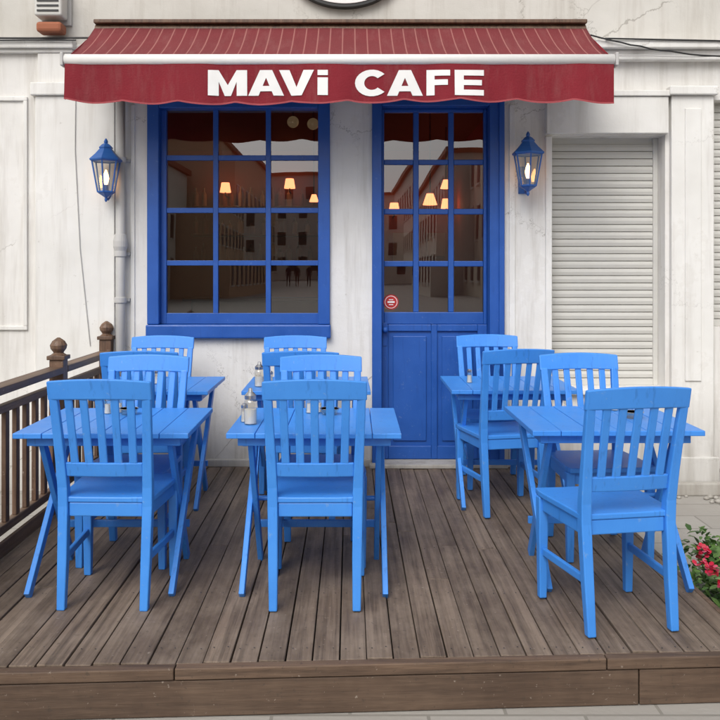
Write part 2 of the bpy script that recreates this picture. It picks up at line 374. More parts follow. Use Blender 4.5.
abox(bm,c[0]-.026,c[0]+.026,YW+.079,YW+.0815,c[2]-.006,c[2]+.006); abox(bm,c[0]-.016,c[0]+.016,YW+.079,YW+.0815,c[2]+.014,c[2]+.020);abox(bm,c[0]-.016,c[0]+.016,YW+.079,YW+.0815,c[2]-.022,c[2]-.016)
obj('sign_lettering',bm,M_text,st)

# interior
R=empty('cafe_interior')
bx0,bx1,by0,by1,bz0,bz1=-2.4,1.35,YW+.31,YW+4.8,0.0,2.95
boxo('interior_floor',bx0,bx1,by0,by1,bz0-.05,bz0,M_int,R,0);boxo('interior_ceiling',bx0,bx1,by0,by1,bz1,bz1+.04,M_int,R,0)
boxo('interior_back_wall',bx0,bx1,by1,by1+.05,bz0,bz1,M_int2,R,0);boxo('interior_left_wall',bx0-.05,bx0,by0,by1,bz0,bz1,M_int,R,0);boxo('interior_right_wall',bx1,bx1+.05,by0,by1,bz0,bz1,M_int2,R,0)
bm=bmesh.new(); abox(bm,-1.9,.2,by1-.7,by1-.2,0,1.05); abox(bm,-2.0,.3,by1-.75,by1-.15,1.051,1.09)
for z in (1.5,1.85,2.2): abox(bm,-2.0,.2,by1-.22,by1-.002,z,z+.03)
obj('interior_counter',bm,M_int,R,.01)
bm=bmesh.new()
for z in (1.53,1.88,2.23):
    x=-1.95
    while x<.12:
        r=random.uniform(.025,.04);h=random.uniform(.16,.26)
        rings(bm,[(r,0),(r,h*.65),(r*.35,h*.8),(r*.35,h)],10,(x,by1-.11,z+.001),random.choice((0,1))); x+=random.uniform(.09,.16)
obj('shelf_bottles',bm,[M_intw,M_terr],R)
bm=bmesh.new()
for (x,z,w,h) in ((.7,1.7,.3,.4),(1.1,1.75,.22,.3)): abox(bm,x-w/2,x+w/2,by1-.03,by1-.002,z-h/2,z+h/2)
obj('wall_pictures',bm,M_intw,R)
for (px,py,D,sc) in ((430,199,8.4,1.05),(446,184,9.2,.9),(314,198,8.6,.7)):
    x,z=wx(px,D),wz(py,D); bm=bmesh.new(); rings(bm,[(.068*sc,-.055*sc),(.032*sc,.05*sc)],20,(x,D,z)); obj('lit_lampshade',bm,M_shade,R,smooth=False)
    bm=bmesh.new(); cyl(bm,(x,D,z+.05*sc),(x,D,2.95),.006,6); obj('lampshade_cord',bm,M_black,R)
# wall sconces deeper in the room, on the back wall
for x,z in ((-1.55,2.45),(-.75,2.5),(.55,2.2),(1.2,2.25)):
    bm=bmesh.new(); rings(bm,[(.07,-.06),(.05,.06)],16,(x,by1-.3,z)); cyl(bm,(x,by1-.3,z-.1),(x,by1-.005,z-.1),.01,8,1); cyl(bm,(x,by1-.3,z-.11),(x,by1-.3,z-.05),.01,8,1); obj('wall_sconce',bm,[M_shade,M_black],R)
for (px,py,D) in ((293,122,7.3),(313,124,7.3)):
    x,z=wx(px,D),wz(py,D); bm=bmesh.new(); bmesh.ops.create_uvsphere(bm,u_segments=20,v_segments=12,radius=.05,matrix=Matrix.Translation((x,D,z))); obj('spot_globe',bm,M_dim,R,smooth=True)
    bm=bmesh.new(); cyl(bm,(x,D,z+.04),(x,D,2.95),.008,6); obj('spot_stem',bm,M_steel,R)

# ---------------- drainpipe, cables, oval sign, siren ----------------
dp=empty('drainpipe'); X=wx(123); bm=bmesh.new()
cyl(bm,(X,YW-.07,GZ),(X,YW-.07,2.66),.034,20); obj('pipe',bm,M_pipe,dp,smooth=True)
bm=bmesh.new()
for z in (.5,1.2,1.53,2.2): rings(bm,[(.042,-.02),(.042,.02)],20,(X,YW-.07,z)); abox(bm,X-.055,X+.055,YW-.03,YW+.002,z-.012,z+.012)
rings(bm,[(.036,-.07),(.05,-.02),(.05,.02),(.04,.07)],20,(X,YW-.07,1.60)); obj('pipe_collars',bm,M_pipe,dp,.003)
bm=bmesh.new(); sweep(bm,[[Vector((X,YW-yy,zz))+Vector((.036*math.cos(a*math.pi/8),.036*math.sin(a*math.pi/8),0)) for a in range(16)] for yy,zz in ((.07,2.64),(.05,2.76),(.04,3.0))]); obj('pipe_offset',bm,M_pipe,dp,smooth=True)
cb=empty('wall_cables')
def sag(x0,z0,x1,z1,s,y,n=14): return [(x0+(x1-x0)*i/n,y,z0+(z1-z0)*i/n-s*math.sin(math.pi*i/n)+random.uniform(-.004,.004)) for i in range(n+1)]
cable('cable_1',sag(-7,wz(40),wx(96),wz(41),.0,YW-.085),.007,M_black,cb)
cable('cable_2',sag(-7,wz(46),wx(80),wz(43),.015,YW-.09),.005,M_black,cb)
cable('cable_3',sag(wx(585),wz(40),wx(722),wz(62),.03,YW-.14),.006,M_black,cb)
cable('cable_4',sag(wx(600),wz(43),7,wz(46),.04,YW-.13),.006,M_black,cb)
cable('cable_5',sag(wx(612),wz(60),wx(800),wz(56),.02,YW-.135),.004,M_pipe,cb)
cable('cable_6',[(wx(78),YW-.045,wz(60)),(wx(77),YW-.046,wz(150)),(wx(82),YW-.046,wz(250)),(wx(92),YW-.046,wz(345))],.0035,M_pipe,cb)
ov=empty('oval_sign'); cz=wz(-33); cxo=wx(345)
def oval(y0,y1,rx,rz,mat,name):
    bm=bmesh.new(); n=64; sweep(bm,[[(cxo+rx*math.cos(2*math.pi*i/n),y,cz+rz*math.sin(2*math.pi*i/n)) for i in range(n)] for y in (y0,y1)]); obj(name,bm,mat,ov,.004)
oval(YW-.05,YW+.01,.42,.305,M_black,'sign_border'); oval(YW-.056,YW-.0501,.395,.28,M_text,'sign_ring'); oval(YW-.060,YW-.0561,.345,.235,M_black,'sign_line'); oval(YW-.064,YW-.0601,.33,.22,M_text,'sign_face')
al=empty('wall_siren'); bm=bmesh.new()
abox(bm,wx(42),wx(69),YW-.16,YW-.02,wz(22),wz(-14)); obj('siren_housing',bm,M_shutter,al,.015,seg=3)
boxo('siren_plate',wx(39),wx(72),YW-.02,YW+.01,wz(26),wz(-18),M_pipe,al,.004)
bm=bmesh.new(); 
for i in range(5): abox(bm,wx(45),wx(66),YW-.166,YW-.159,wz(18)+i*.035,wz(18)+i*.035+.012)
obj('siren_louvres',bm,M_black,al)
boxo('siren_beacon',wx(43),wx(68),YW-.15,YW-.02,wz(37),wz(27),M_terr,al,.02)

# ---------------- awning ----------------
A=empty('awning'); AX0,AX1=-1.815,1.68; YF=5.53; ZF=2.78; ZB=3.15; YB_=YW-.06
bm=bmesh.new(); nx,ny=80,10; g=[]
for j in range(ny+1):
    t=j/ny; row=[]
    for i in range(nx+1):
        x=AX0+(AX1-AX0)*i/nx
        sagz=-.025*math.sin(math.pi*t)*(1+.3*math.sin(x*5.0)+.2*math.sin(x*13))-.006*math.sin(x*9)*t
        row.append(bm.verts.new((x,YB_+(YF-YB_)*t,ZB+(ZF-ZB)*t+sagz)))
    g.append(row)
for j in range(ny):
    for i in range(nx): bm.faces.new([g[j][i],g[j+1][i],g[j+1][i+1],g[j][i+1]])
o=obj('canopy',bm,M_awn,A,smooth=True); sd=o.modifiers.new('s','SOLIDIFY'); sd.thickness=.004
def vy(x,z): 
    k=(ZF-z)/.28
    return YF-.040+k*(.014*math.sin(x*7.3)+.008*math.sin(x*15.1+1)+.004*math.sin(x*29))
def scallop(x): 
    per=.36; u=((x-AX0)%per)/per
    return 2.484+.010*math.sin(x*2.1)+.020*(1-math.sin(math.pi*u))-.006
bm=bmesh.new(); nx=240; nz=8; g=[]
for j in range(nz+1):
    row=[]
    for i in range(nx+1):
        x=AX0-.005+(AX1-AX0+.01)*i/nx; zt=2.735; zb=scallop(x); z=zt+(zb-zt)*j/nz
        row.append(bm.verts.new((x,vy(x,z),z)))
    g.append(row)
for j in range(nz):
    for i in range(nx): bm.faces.new([g[j][i],g[j+1][i],g[j+1][i+1],g[j][i+1]])
obj('valance',bm,M_val,A,smooth=True)
bm=bmesh.new(); prev=None
for i in range(nx+1):
    x=AX0-.005+(AX1-AX0+.01)*i/nx; z=scallop(x); y=vy(x,z)-.0025
    a=bm.verts.new((x,y,z-.004)); b_=bm.verts.new((x,y,z+.007))
    if prev: bm.faces.new([prev[0],a,b_,prev[1]])
    prev=(a,b_)
obj('valance_trim',bm,M_trimf,A)
for nm,x in (('valance_side_left',AX0-.006),('valance_side_right',AX1+.006)):
    bm=bmesh.new(); n=12; prev=None
    for i in range(n+1):
        t=i/n; y=YF-.035+t*.58; zt=ZF+(ZB-ZF)*(t*.86)-.02; zb=zt-.26*(1-t*.9)
        a=bm.verts.new((x+.012*math.sin(t*8),y,zb));b_=bm.verts.new((x,y,zt))
        if prev: bm.faces.new([prev[0],a,b_,prev[1]])
        prev=(a,b_)
    o=obj(nm,bm,M_val,A,smooth=True); sd=o.modifiers.new('s','SOLIDIFY'); sd.thickness=.003
bm=bmesh.new(); cyl(bm,(AX0-.01,YF-.022,2.758),(AX1+.01,YF-.022,2.758),.036,20); obj('front_bar',bm,M_white,A,smooth=True)
bm=bmesh.new(); abox(bm,AX0-.032,AX0-.012,YF-.062,YF+.025,2.715,2.80);abox(bm,AX1+.012,AX1+.032,YF-.062,YF+.025,2.715,2.80); obj('bar_caps',bm,M_pipe,A,.006)
bm=bmesh.new(); abox(bm,AX0-.0,AX1+.0,YB_-.06,YW+.01,ZB+.012,ZB+.040); cyl(bm,(AX0,YB_,ZB-.02),(AX1,YB_,ZB-.02),.035,16); obj('roller_housing',bm,M_rail,A,.006)
bm=bmesh.new()
for x in (-1.2,0.95):
    beam(bm,(x,YW-.03,2.98),(x+.3,YW-.35,2.86),.04,.03,(0,0,1)); beam(bm,(x+.3,YW-.35,2.86),(x+.05,YF+.02,2.76),.035,.025,(0,0,1))
obj('folding_arms',bm,M_white,A,.004)
G={'M':[[(0,0),(.27,0),(.27,1),(0,1)],[(.73,0),(1,0),(1,1),(.73,1)],[(.27,1),(.27,.55),(.42,0),(.5,0),(.5,.42)],[(.73,1),(.5,.42),(.5,0),(.58,0),(.73,.55)]],
 'A':[[(0,0),(.29,0),(.5,.70),(.5,1),(.33,1)],[(1,0),(.71,0),(.5,.70),(.5,1),(.67,1)],[(.30,.17),(.70,.17),(.63,.38),(.37,.38)]],
 'V':[[(0,1),(.30,1),(.5,.33),(.5,0),(.35,0)],[(1,1),(.70,1),(.5,.33),(.5,0),(.65,0)]],
 'i':[[(.05,0),(.95,0),(.95,.70),(.05,.70)],[(.05,.79),(.95,.79),(.95,1.0),(.05,1.0)]],
 'F':[[(0,0),(.34,0),(.34,1),(0,1)],[(.34,.77),(1,.77),(1,1),(.34,1)],[(.34,.40),(.90,.40),(.90,.62),(.34,.62)]],
 'E':[[(0,0),(.31,0),(.31,1),(0,1)],[(.31,.78),(1,.78),(1,1),(.31,1)],[(.31,.40),(.93,.40),(.93,.61),(.31,.61)],[(.31,0),(1,0),(1,.22),(.31,.22)]]}
C=[]
for k in range(20):
    def pt(t,ro): 
        a=math.radians(42+276*t); return (.53+ro[0]*math.cos(a)*1.0,.5+ro[1]*math.sin(a))
    t0,t1=k/20,(k+1)/20
    C.append([pt(t0,(.53,.52)),pt(t0,(.24,.27)),pt(t1,(.24,.27)),pt(t1,(.53,.52))])
G['C']=C
DT=5.485; zt0,zt1=wz(95.5,DT),wz(70,DT)
bm=bmesh.new()
for ch,a,b_ in (('M',208,247),('A',248,284),('V',279,314),('i',317,328.5),('C',355,387),('A',387,423),('F',426.5,450),('E',454.5,484)):
    for poly in G[ch]:
        vs=[bm.verts.new((wx(a+(b_-a)*u,DT),0,zt0+(zt1-zt0)*w_)) for u,w_ in poly]
        bm.faces.new(vs)
bmesh.ops.triangulate(bm,faces=bm.faces[:])
bmesh.ops.subdivide_edges(bm,edges=bm.edges[:],cuts=3,use_grid_fill=True)
for v_ in bm.verts: v_.co.y=vy(v_.co.x,v_.co.z)-.0045
obj('cafe_lettering',bm,M_text,A)

# ---------------- wall lanterns ----------------
def lantern(px,py_top,py_bot):
    D=6.03; L=empty('wall_lantern',(wx(px,D),D,wz(py_bot,D))); h=(py_bot-py_top)*D/F; s=h/.44
    Y0=YW-D
    def hexr(r,z,n=6): return [(r*s*math.cos(math.pi/n+2*math.pi*i/n),r*s*math.sin(math.pi/n+2*math.pi*i/n),z*s) for i in range(n)]
    bm=bmesh.new(); rings(bm,[(.004*s,0),(.012*s,.015*s),(.008*s,.03*s),(.03*s,.045*s),(.055*s,.06*s),(.06*s,.072*s)],6,rot=math.pi/6)
    bot,top=hexr(.058,.07),hexr(.098,.285)
    for a,b_ in zip(bot,top): beam(bm,a,b_,.010,.010)
    for ring in (bot,top):
        for i in range(6): beam(bm,ring[i],ring[(i+1)%6],.011,.011,(0,0,1))
    rings(bm,[(.112*s,.285*s),(.116*s,.296*s),(.075*s,.335*s),(.05*s,.365*s),(.045*s,.37*s),(.05*s,.38*s),(.03*s,.40*s),(.012*s,.41*s),(.016*s,.42*s),(.010*s,.435*s),(.002*s,.445*s)],6,rot=math.pi/6)
    cyl(bm,(0,0,.07*s),(0,0,.12*s),.016*s,10)
    obj('lantern_body',bm,M_iron,L,.002)
    bm=bmesh.new()
    for i in range(6):
        f=[bm.verts.new(v) for v in (bot[i],bot[(i+1)%6],top[(i+1)%6],top[i])]; bm.faces.new(f)
    obj('lantern_glass',bm,M_lglass,L)
    bm=bmesh.new(); rings(bm,[(.008*s,.118*s),(.016*s,.14*s),(.021*s,.165*s),(.015*s,.195*s),(.004*s,.225*s)],14); obj('bulb',bm,M_bulb,L,smooth=True)
    bm=bmesh.new()
    pts=[(0,.0,.035),(0,.05,.02),(0,.10,.045),(0,Y0/s-.01,.11)]
    for a,b_ in zip(pts,pts[1:]): cyl(bm,[c*s for c in a],[c*s for c in b_],.008,8)
    abox(bm,-.035*s,.035*s,Y0-.02,Y0+.003,.03*s,.22*s); obj('wall_bracket',bm,M_iron,L,.004)
lantern(106,139,202); lantern(528,132,196)

# ---------------- ground, deck, railing ----------------
bm=bmesh.new(); vs=[bm.verts.new(v) for v in ((-200,-200,GZ),(200,-200,GZ),(200,200,GZ),(-200,200,GZ))]; bm.faces.new(vs); obj('ground',bm,M_pave)
DK=empty('wooden_deck'); DX0,DX1=-1.80,1.52
yf=lambda x:3.005+(x+1.225)*.0516
bm=bmesh.new(); x=DX0; w=.098
while x<DX1-.02:
    x2=min(x+w-random.uniform(.0035,.007),DX1)
    dz=random.uniform(-.003,.003); y0=yf(x)+.042+random.uniform(0,.006)
    cuts=[y0,random.uniform(3.8,5.5),YW-.012] if random.random()<.5 else [y0,YW-.012]
    for a,b_ in zip(cuts,cuts[1:]):
        d=dz+random.uniform(-.002,.002); e1=random.uniform(-.0015,.0015); e2=random.uniform(-.0015,.0015)
        hexa(bm,[(x+e1,a+.002,-.028),(x2+e1,a+.002,-.028),(x2+e2,b_-.002,-.028),(x+e2,b_-.002,-.028),(x+e1,a+.002,d),(x2+e1,a+.002,d),(x2+e2,b_-.002,d),(x+e2,b_-.002,d)])
    x+=w
obj('deck_boards',bm,M_deck,DK,.003)
def strip(bm,a,b_,f0,f1,z0,z1):
    hexa(bm,[(a+.002,yf(a)+f0,z0),(b_-.002,yf(b_)+f0,z0),(b_-.002,yf(b_)+f1,z0),(a+.002,yf(a)+f1,z0),(a+.002,yf(a)+f0,z1),(b_-.002,yf(b_)+f0,z1),(b_-.002,yf(b_)+f1,z1),(a+.002,yf(a)+f1,z1)])
bm=bmesh.new(); cuts=[DX0,-.62,.93,DX1]
for a,b_ in zip(cuts,cuts[1:]): strip(bm,a,b_,-.006,.038,-.040,.001)
cuts=[DX0,1.05,DX1]
for a,b_ in zip(cuts,cuts[1:]): strip(bm,a,b_,.0,.036,-.172,-.044)
abox(bm,DX1-.001,DX1+.024,yf(DX1)+.03,YW-.17,-.17,-.002)
obj('deck_fascia',bm,M_fascia,DK,.004)
bm=bmesh.new(); abox(bm,DX0+.01,DX1-.01,3.25,YW-.02,GZ+.002,-.045); obj('underdeck_dark_block',bm,M_darkgap,DK)  # solid dark box added beneath the boards to block the gaps
bm=bmesh.new(); x=DX0
while x<DX1-.05:
    for y in (3.2,3.75,4.35,4.95,5.55,6.1):
        for dx in (.02,.072):
            rings(bm,[(.003,.0),(.0025,.001)],6,(x+dx,y+random.uniform(-.012,.012),.0028))
    x+=w
obj('nail_heads',bm,M_black,DK)

RL=empty('wooden_railing'); RX=-1.735
def post(y,h):
    bm=bmesh.new(); a=.042
    abox(bm,RX-a,RX+a,y-a,y+a,-.1,h-.10)
    abox(bm,RX-a-.012,RX+a+.012,y-a-.012,y+a+.012,h-.10,h-.075)
    rings(bm,[(.05,h-.075),(.028,h-.06),(.046,h-.035),(.05,h-.015),(.036,h+.01),(.008,h+.03)],14,(RX,y,0))
    obj('post',bm,M_rail,RL,.004)
for y,h in ((6.13,1.02),(5.12,.98),(3.95,.98),(3.15,.98)): post(y,h)
bm=bmesh.new()
for a,b_ in ((3.19,3.91),(3.99,5.08),(5.16,6.09)):
    abox(bm,RX-.045,RX+.045,a,b_,.80,.84); abox(bm,RX-.02,RX+.02,a,b_,.70,.74); abox(bm,RX-.02,RX+.02,a,b_,.10,.145); abox(bm,RX+.022,RX+.042,a-.08,b_+.08,.012,.08)
obj('rails',bm,M_railh,RL,.004)
bm=bmesh.new()
for a,b_ in ((3.19,3.91),(3.99,5.08),(5.16,6.09)):
    n=int((b_-a)/.125)
    for i in range(n):
        y=a+(i+.5)*(b_-a)/n; abox(bm,RX-.012,RX+.012,y-.024,y+.024,.146,.699)
obj('balusters',bm,M_rail,RL,.003)

# ---------------- chair ----------------
def lean(z): return (.012 if z<.45 else .012-.10*((z-.45)/.5)**1.15)
def chair_mesh(mat=None):
    bm=bmesh.new()
    for s in (-1,1):
        secs=[]
        for z,xx,y,w,d in ((0,.172,-.035,.034,.036),(.2,.174,-.012,.040,.042),(.42,.177,.008,.042,.046),(.5,.178,lean(.5),.042,.044),(.62,.182,lean(.62),.040,.036),(.75,.187,lean(.75),.038,.030),(.885,.192,lean(.885),.036,.026)):
            secs.append([(s*xx-w/2,y-d/2,z),(s*xx+w/2,y-d/2,z),(s*xx+w/2,y+d/2,z),(s*xx-w/2,y+d/2,z)])
        sweep(bm,secs)
        sweep(bm,[[(s*.198-w/2,.375-w/2,z),(s*.198+w/2,.375-w/2,z),(s*.198+w/2,.375+w/2,z),(s*.198-w/2,.375+w/2,z)] for z,w in ((0,.032),(.25,.040),(.434,.042))])
        hexa(bm,[(s*.178-.010,.033,.375),(s*.178+.010,.033,.375),(s*.196+.010,.353,.375),(s*.196-.010,.353,.375),(s*.178-.010,.033,.434),(s*.178+.010,.033,.434),(s*.196+.010,.353,.434),(s*.196-.010,.353,.434)])
        hexa(bm,[(s*.174-.009,.012,.185),(s*.174+.009,.012,.185),(s*.197+.009,.355,.185),(s*.197-.009,.355,.185),(s*.174-.009,.012,.218),(s*.174+.009,.012,.218),(s*.197+.009,.355,.218),(s*.197-.009,.355,.218)])
    abox(bm,-.155,.155,.0,.02,.375,.434); abox(bm,-.176,.176,.366,.386,.375,.434)
    secs=[]
    for t in [i/8 for i in range(9)]:
        y=-.005+.425*t; hw=.198+.024*t; 
        if t>.8: hw-= .012*((t-.8)/.2)**2
        secs.append([(-hw,y,.4345),(hw,y,.4345),(hw,y,.460),(hw*.5,y,.4575),(-hw*.5,y,.4575),(-hw,y,.460)])
    sweep(bm,secs)
    def rail(z0,z1,hw,bow,arch,d,n=12,yo=0):
        secs=[]
        for i in range(n+1):
            u=-1+2*i/n; x=hw*u; b_=-bow*(1-u*u); ar=arch*(1-u*u)
            ya=lean(z0)+b_+yo; yb=lean(z1)+b_+yo
            secs.append([(x,ya-d/2,z0+ar*.4),(x,ya+d/2,z0+ar*.4),(x,yb+d/2,z1+ar),(x,yb-d/2,z1+ar)])
        sweep(bm,secs)
    rail(.872,.950,.214,.018,.012,.024)
    rail(.545,.605,.162,.010,0,.020)
    for i in range(5):
        x=-.122+.061*i; u=x/.2; w=.034; secs=[]
        for z in (.600,.70,.80,.880):
            b_=-(.010+(.008*(z-.6)/.28))*(1-u*u); y=lean(z)+b_; k=1+.05*(z-.6)/.28; 
            secs.append([(x*k-w/2,y-.006,z),(x*k+w/2,y-.006,z),(x*k+w/2,y+.006,z),(x*k-w/2,y+.006,z)])
        sweep(bm,secs)
    bmesh.ops.recalc_face_normals(bm,faces=bm.faces[:])
    me=bpy.data.meshes.new('chair_mesh'); bm.to_mesh(me); bm.free(); me.materials.append(mat or M_chair); return me
CM=chair_mesh()
def chair(x,y,yaw):
    o=bpy.data.objects.new('wooden_chair',CM); S.collection.objects.link(o); o.location=(x,y,.004); o.rotation_euler=(0,0,math.radians(yaw))
    b=o.modifiers.new('bevel','BEVEL'); b.width=.005; b.segments=2; b.angle_limit=math.radians(40); b.limit_method='ANGLE'
    return o
chair(-1.02,3.59,-1.5); chair(-.145,3.585,.5); chair(1.085,3.36,10)
chair(-1.06,4.43,177); chair(-.15,4.43,181.5); chair(1.23,4.53,184)
chair(-1.17,4.84,3); chair(-.27,4.84,-2.5); chair(.94,4.96,11)
chair(-1.28,5.79,178); chair(-.37,5.79,182); chair(.955,5.90,182)

# ---------------- table ----------------
def table_mesh(w=.76,d=.70,h=.70,mat=None):
    bm=bmesh.new(); n=6; bw=w/n
    for i in range(n): abox(bm,-w/2+i*bw+.0014,-w/2+(i+1)*bw-.0014,-d/2,d/2,h-.024,h-random.uniform(0,.0012))
    for y in (-d/2+.05,d/2-.085): abox(bm,-w/2+.045,w/2-.045,y,y+.035,h-.065,h-.0245)
    lx=w/2-.085
    for s in (-1,1):
        abox(bm,s*(lx+.014)-.011,s*(lx+.014)+.011,-d/2+.09,d/2-.09,h-.075,h-.0245)
        beam(bm,(s*(lx-.012),-d/2+.085,h-.03),(s*(lx-.012),d/2-.20,0.0),.024,.048)
        beam(bm,(s*(lx+.014),d/2-.06,h-.03),(s*(lx+.014),-d/2-.01,0.0),.024,.048)
    cyl(bm,(-lx,.0,h*.47),(lx,.0,h*.47),.012,10)
    beam(bm,(-lx+.0,.155,.165),(lx-.0,.155,.165),.018,.035,(0,1,0)); 
    bmesh.ops.recalc_face_normals(bm,faces=bm.faces[:])
    me=bpy.data.meshes.new('table_mesh'); bm.to_mesh(me); bm.free(); me.materials.append(mat or M_chair); return me
TM=table_mesh()
def table(x0,y0,yaw=0):
    o=bpy.data.objects.new('folding_table',TM); S.collection.objects.link(o); o.location=(x0+.38,y0+.35,.004); o.rotation_euler=(0,0,math.radians(yaw))
    b=o.modifiers.new('bevel','BEVEL'); b.width=.003; b.segments=2; b.limit_method='ANGLE'
table(-1.46,3.71,.4); table(-.535,3.71,-.3); table(.80,3.77,0)
table(-1.59,5.03); table(-.64,5.03,.5); table(.60,5.06,-.5)
# indoor furniture
CMi=chair_mesh(M_brownpaint); TMi=table_mesh(mat=M_brownpaint)
for nm,me,x,y,a in (('indoor_table',TMi,-1.0,7.5,0),('indoor_chair',CMi,-1.35,7.1,-50),('indoor_chair_back',CMi,-.9,8.1,180),('indoor_table_back',TMi,.6,8.7,0),('indoor_chair_right',CMi,.6,8.2,5)):
    o=bpy.data.objects.new(nm,me); S.collection.objects.link(o); o.location=(x,y,0); o.rotation_euler=(0,0,math.radians(a)); o.parent=R

# ---------------- table things ----------------
TZ=.705
def shaker(x,y,h=.085,r=.018):
    e=empty('salt_shaker',(x,y,TZ)); bm=bmesh.new(); rings(bm,[(r,0),(r*1.05,h*.1),(r*.8,h*.75),(r*.8,h*.76)],14); obj('glass_body',bm,M_lglass,e,smooth=True)
    bm=bmesh.new(); rings(bm,[(r*.8,.003),(r*.7,h*.55)],12); obj('salt',bm,M_salt,e)
    bm=bmesh.new(); rings(bm,[(r*.86,h*.76),(r*.86,h*.92),(r*.5,h)],14); obj('metal_cap',bm,M_steel,e,smooth=False)
def jar(x,y,h=.165,r=.030):
    e=empty('sugar_dispenser',(x,y,TZ)); bm=bmesh.new(); rings(bm,[(r*.95,0),(r,.01),(r,h*.6),(r*.85,h*.7)],20); obj('glass_body',bm,M_lglass,e,smooth=True)
    bm=bmesh.new(); rings(bm,[(r*.88,.005),(r*.9,h*.42)],18); obj('sugar',bm,M_salt,e)
    bm=bmesh.new(); rings(bm,[(r*.9,h*.7),(r*.9,h*.8),(r*.4,h*.9),(r*.28,h)],18); obj('metal_lid',bm,M_steel,e)
def ashtray(x,y):
    e=empty('ashtray',(x,y,TZ)); bm=bmesh.new(); rings(bm,[(.035,0),(.048,.028),(.042,.028),(.032,.008)],20); obj('bowl',bm,M_lglass,e)
    bm=bmesh.new(); rings(bm,[(.05,.029),(.047,.031),(.044,.029)],20); obj('rim',bm,M_steel,e)
jar(-.455,3.93); shaker(-.49,3.99); jar(-.55,5.22,.15); shaker(-.49,5.3)
shaker(-1.19,4.22); shaker(-1.14,4.25); ashtray(-1.08,4.2)
shaker(-.20,4.24); shaker(-.155,4.26); ashtray(-.10,4.2)
shaker(1.28,4.3); shaker(1.33,4.32); shaker(-1.2,5.35); shaker(.75,5.4); ashtray(1.35,4.1)

# ---------------- flowers ----------------
bm=bmesh.new()
for k in range(1700):
    a=random.random()*6.28; rr=abs(random.gauss(0,1)); cx=1.80+.17*rr*math.cos(a)*.8; cy=3.95+.42*random.uniform(-1,1); 
    if cx<1.56: cx=1.56+random.random()*.12
    top=.05+.06*math.sin(cy*9)+.03*math.cos(cx*15)
    z=random.uniform(GZ+.02,top); s=random.uniform(.012,.028)
    M=Matrix.Translation((cx,cy,z))@Matrix.Rotation(random.random()*6.28,4,'Z')@Matrix.Rotation(random.uniform(-1.1,1.1),4,'X')
    vs=[bm.verts.new(M@Vector(p)) for p in ((0,-s,0),(s*.7,-s*.2,.004),(s*.5,s*.7,0),(0,s,-.003),(-s*.5,s*.7,0),(-s*.7,-s*.2,.004))]; bm.faces.new(vs)
for k in range(22):
    cx=random.uniform(1.58,1.95);cy=random.uniform(3.6,4.35); z=random.uniform(.01,.11)
    for j in range(12):
        s=.012; M=Matrix.Translation((cx+random.gauss(0,.012),cy+random.gauss(0,.012),z+random.gauss(0,.009)))@Matrix.Rotation(random.random()*6.28,4,'Z')@Matrix.Rotation(random.uniform(-1.3,1.3),4,'X')
        vs=[bm.verts.new(M@Vector((s*math.cos(q*1.047),s*math.sin(q*1.047),0))) for q in range(6)]; f=bm.faces.new(vs); f.material_index=1
obj('flower_bed',bm,[M_leaf,M_petal])
bm=bmesh.new()
for k in range(34):
    r=random.uniform(.012,.03); x=random.uniform(1.7,2.9); y=random.uniform(5.85,6.02)
    bmesh.ops.create_icosphere(bm,subdivisions=1,radius=r,matrix=Matrix.Translation((x,y,GZ+r*.5))@Matrix.Diagonal((1.2,1,.7,1)))
obj('pebbles',bm,M_wall2,smooth=True)

# ---------------- street behind the camera (seen mirrored in the panes) ----------------
M_winw=flat('facade_trim',(.75,.73,.68),.8); M_fwin=flat('facade_window',(.06,.055,.05),.3)
def building(x0,x1,y0,y1,h,mat,face,roofmat=M_terr):
    e=empty('apartment_building'); boxo('walls',x0,x1,y0,y1,GZ,h,mat,e,0)
    boxo('roof',x0-.3,x1+.3,y0-.3,y1+.3,h+.001,h+.35,roofmat,e,0)
    bm=bmesh.new(); bm2=bmesh.new(); nf=int(h/3.1)
    L=(y0,y1) if face in('px','nx') else (x0,x1); n=int((L[1]-L[0])/2.6)
    for f in range(nf):
        for i in range(n):
            c=L[0]+(i+.5)*(L[1]-L[0])/n; z=GZ+1+f*3.1
            def put(b,w,a0,a1,t):
                if face=='px': abox(b,x1-.05,x1+t,c-w,c+w,a0,a1)
                elif face=='nx': abox(b,x0-t,x0+.05,c-w,c+w,a0,a1)
                else: abox(b,c-w,c+w,y1-.05,y1+t,a0,a1)
            put(bm,.5,z,z+1.6,.03); put(bm2,.62,z-.12,z-.001,.12); put(bm2,.62,z+1.602,z+1.72,.08)
    obj('windows',bm,M_fwin,e); obj('window_surrounds',bm2,M_winw,e)
Mb=[flat('facade_cream',(.70,.64,.53),.9),flat('facade_ochre',(.68,.46,.30),.9),flat('facade_grey',(.62,.60,.57),.9),flat('facade_pale',(.78,.74,.66),.9)]
building(-30,-17,-30,-10,10,Mb[0],'px'); building(-30,-13.5,-52,-31,8.5,Mb[3],'px'); building(-34,-10,-80,-53,12,Mb[1],'px')
building(9.5,22,-26,-8,9.5,Mb[2],'nx'); building(9,22,-48,-27,12,Mb[0],'nx'); building(6,24,-78,-49,10,Mb[3],'nx')
building(-17,-4,-112,-92,13,Mb[2],'py'); building(-3.6,12,-112,-90,11,Mb[3],'py')
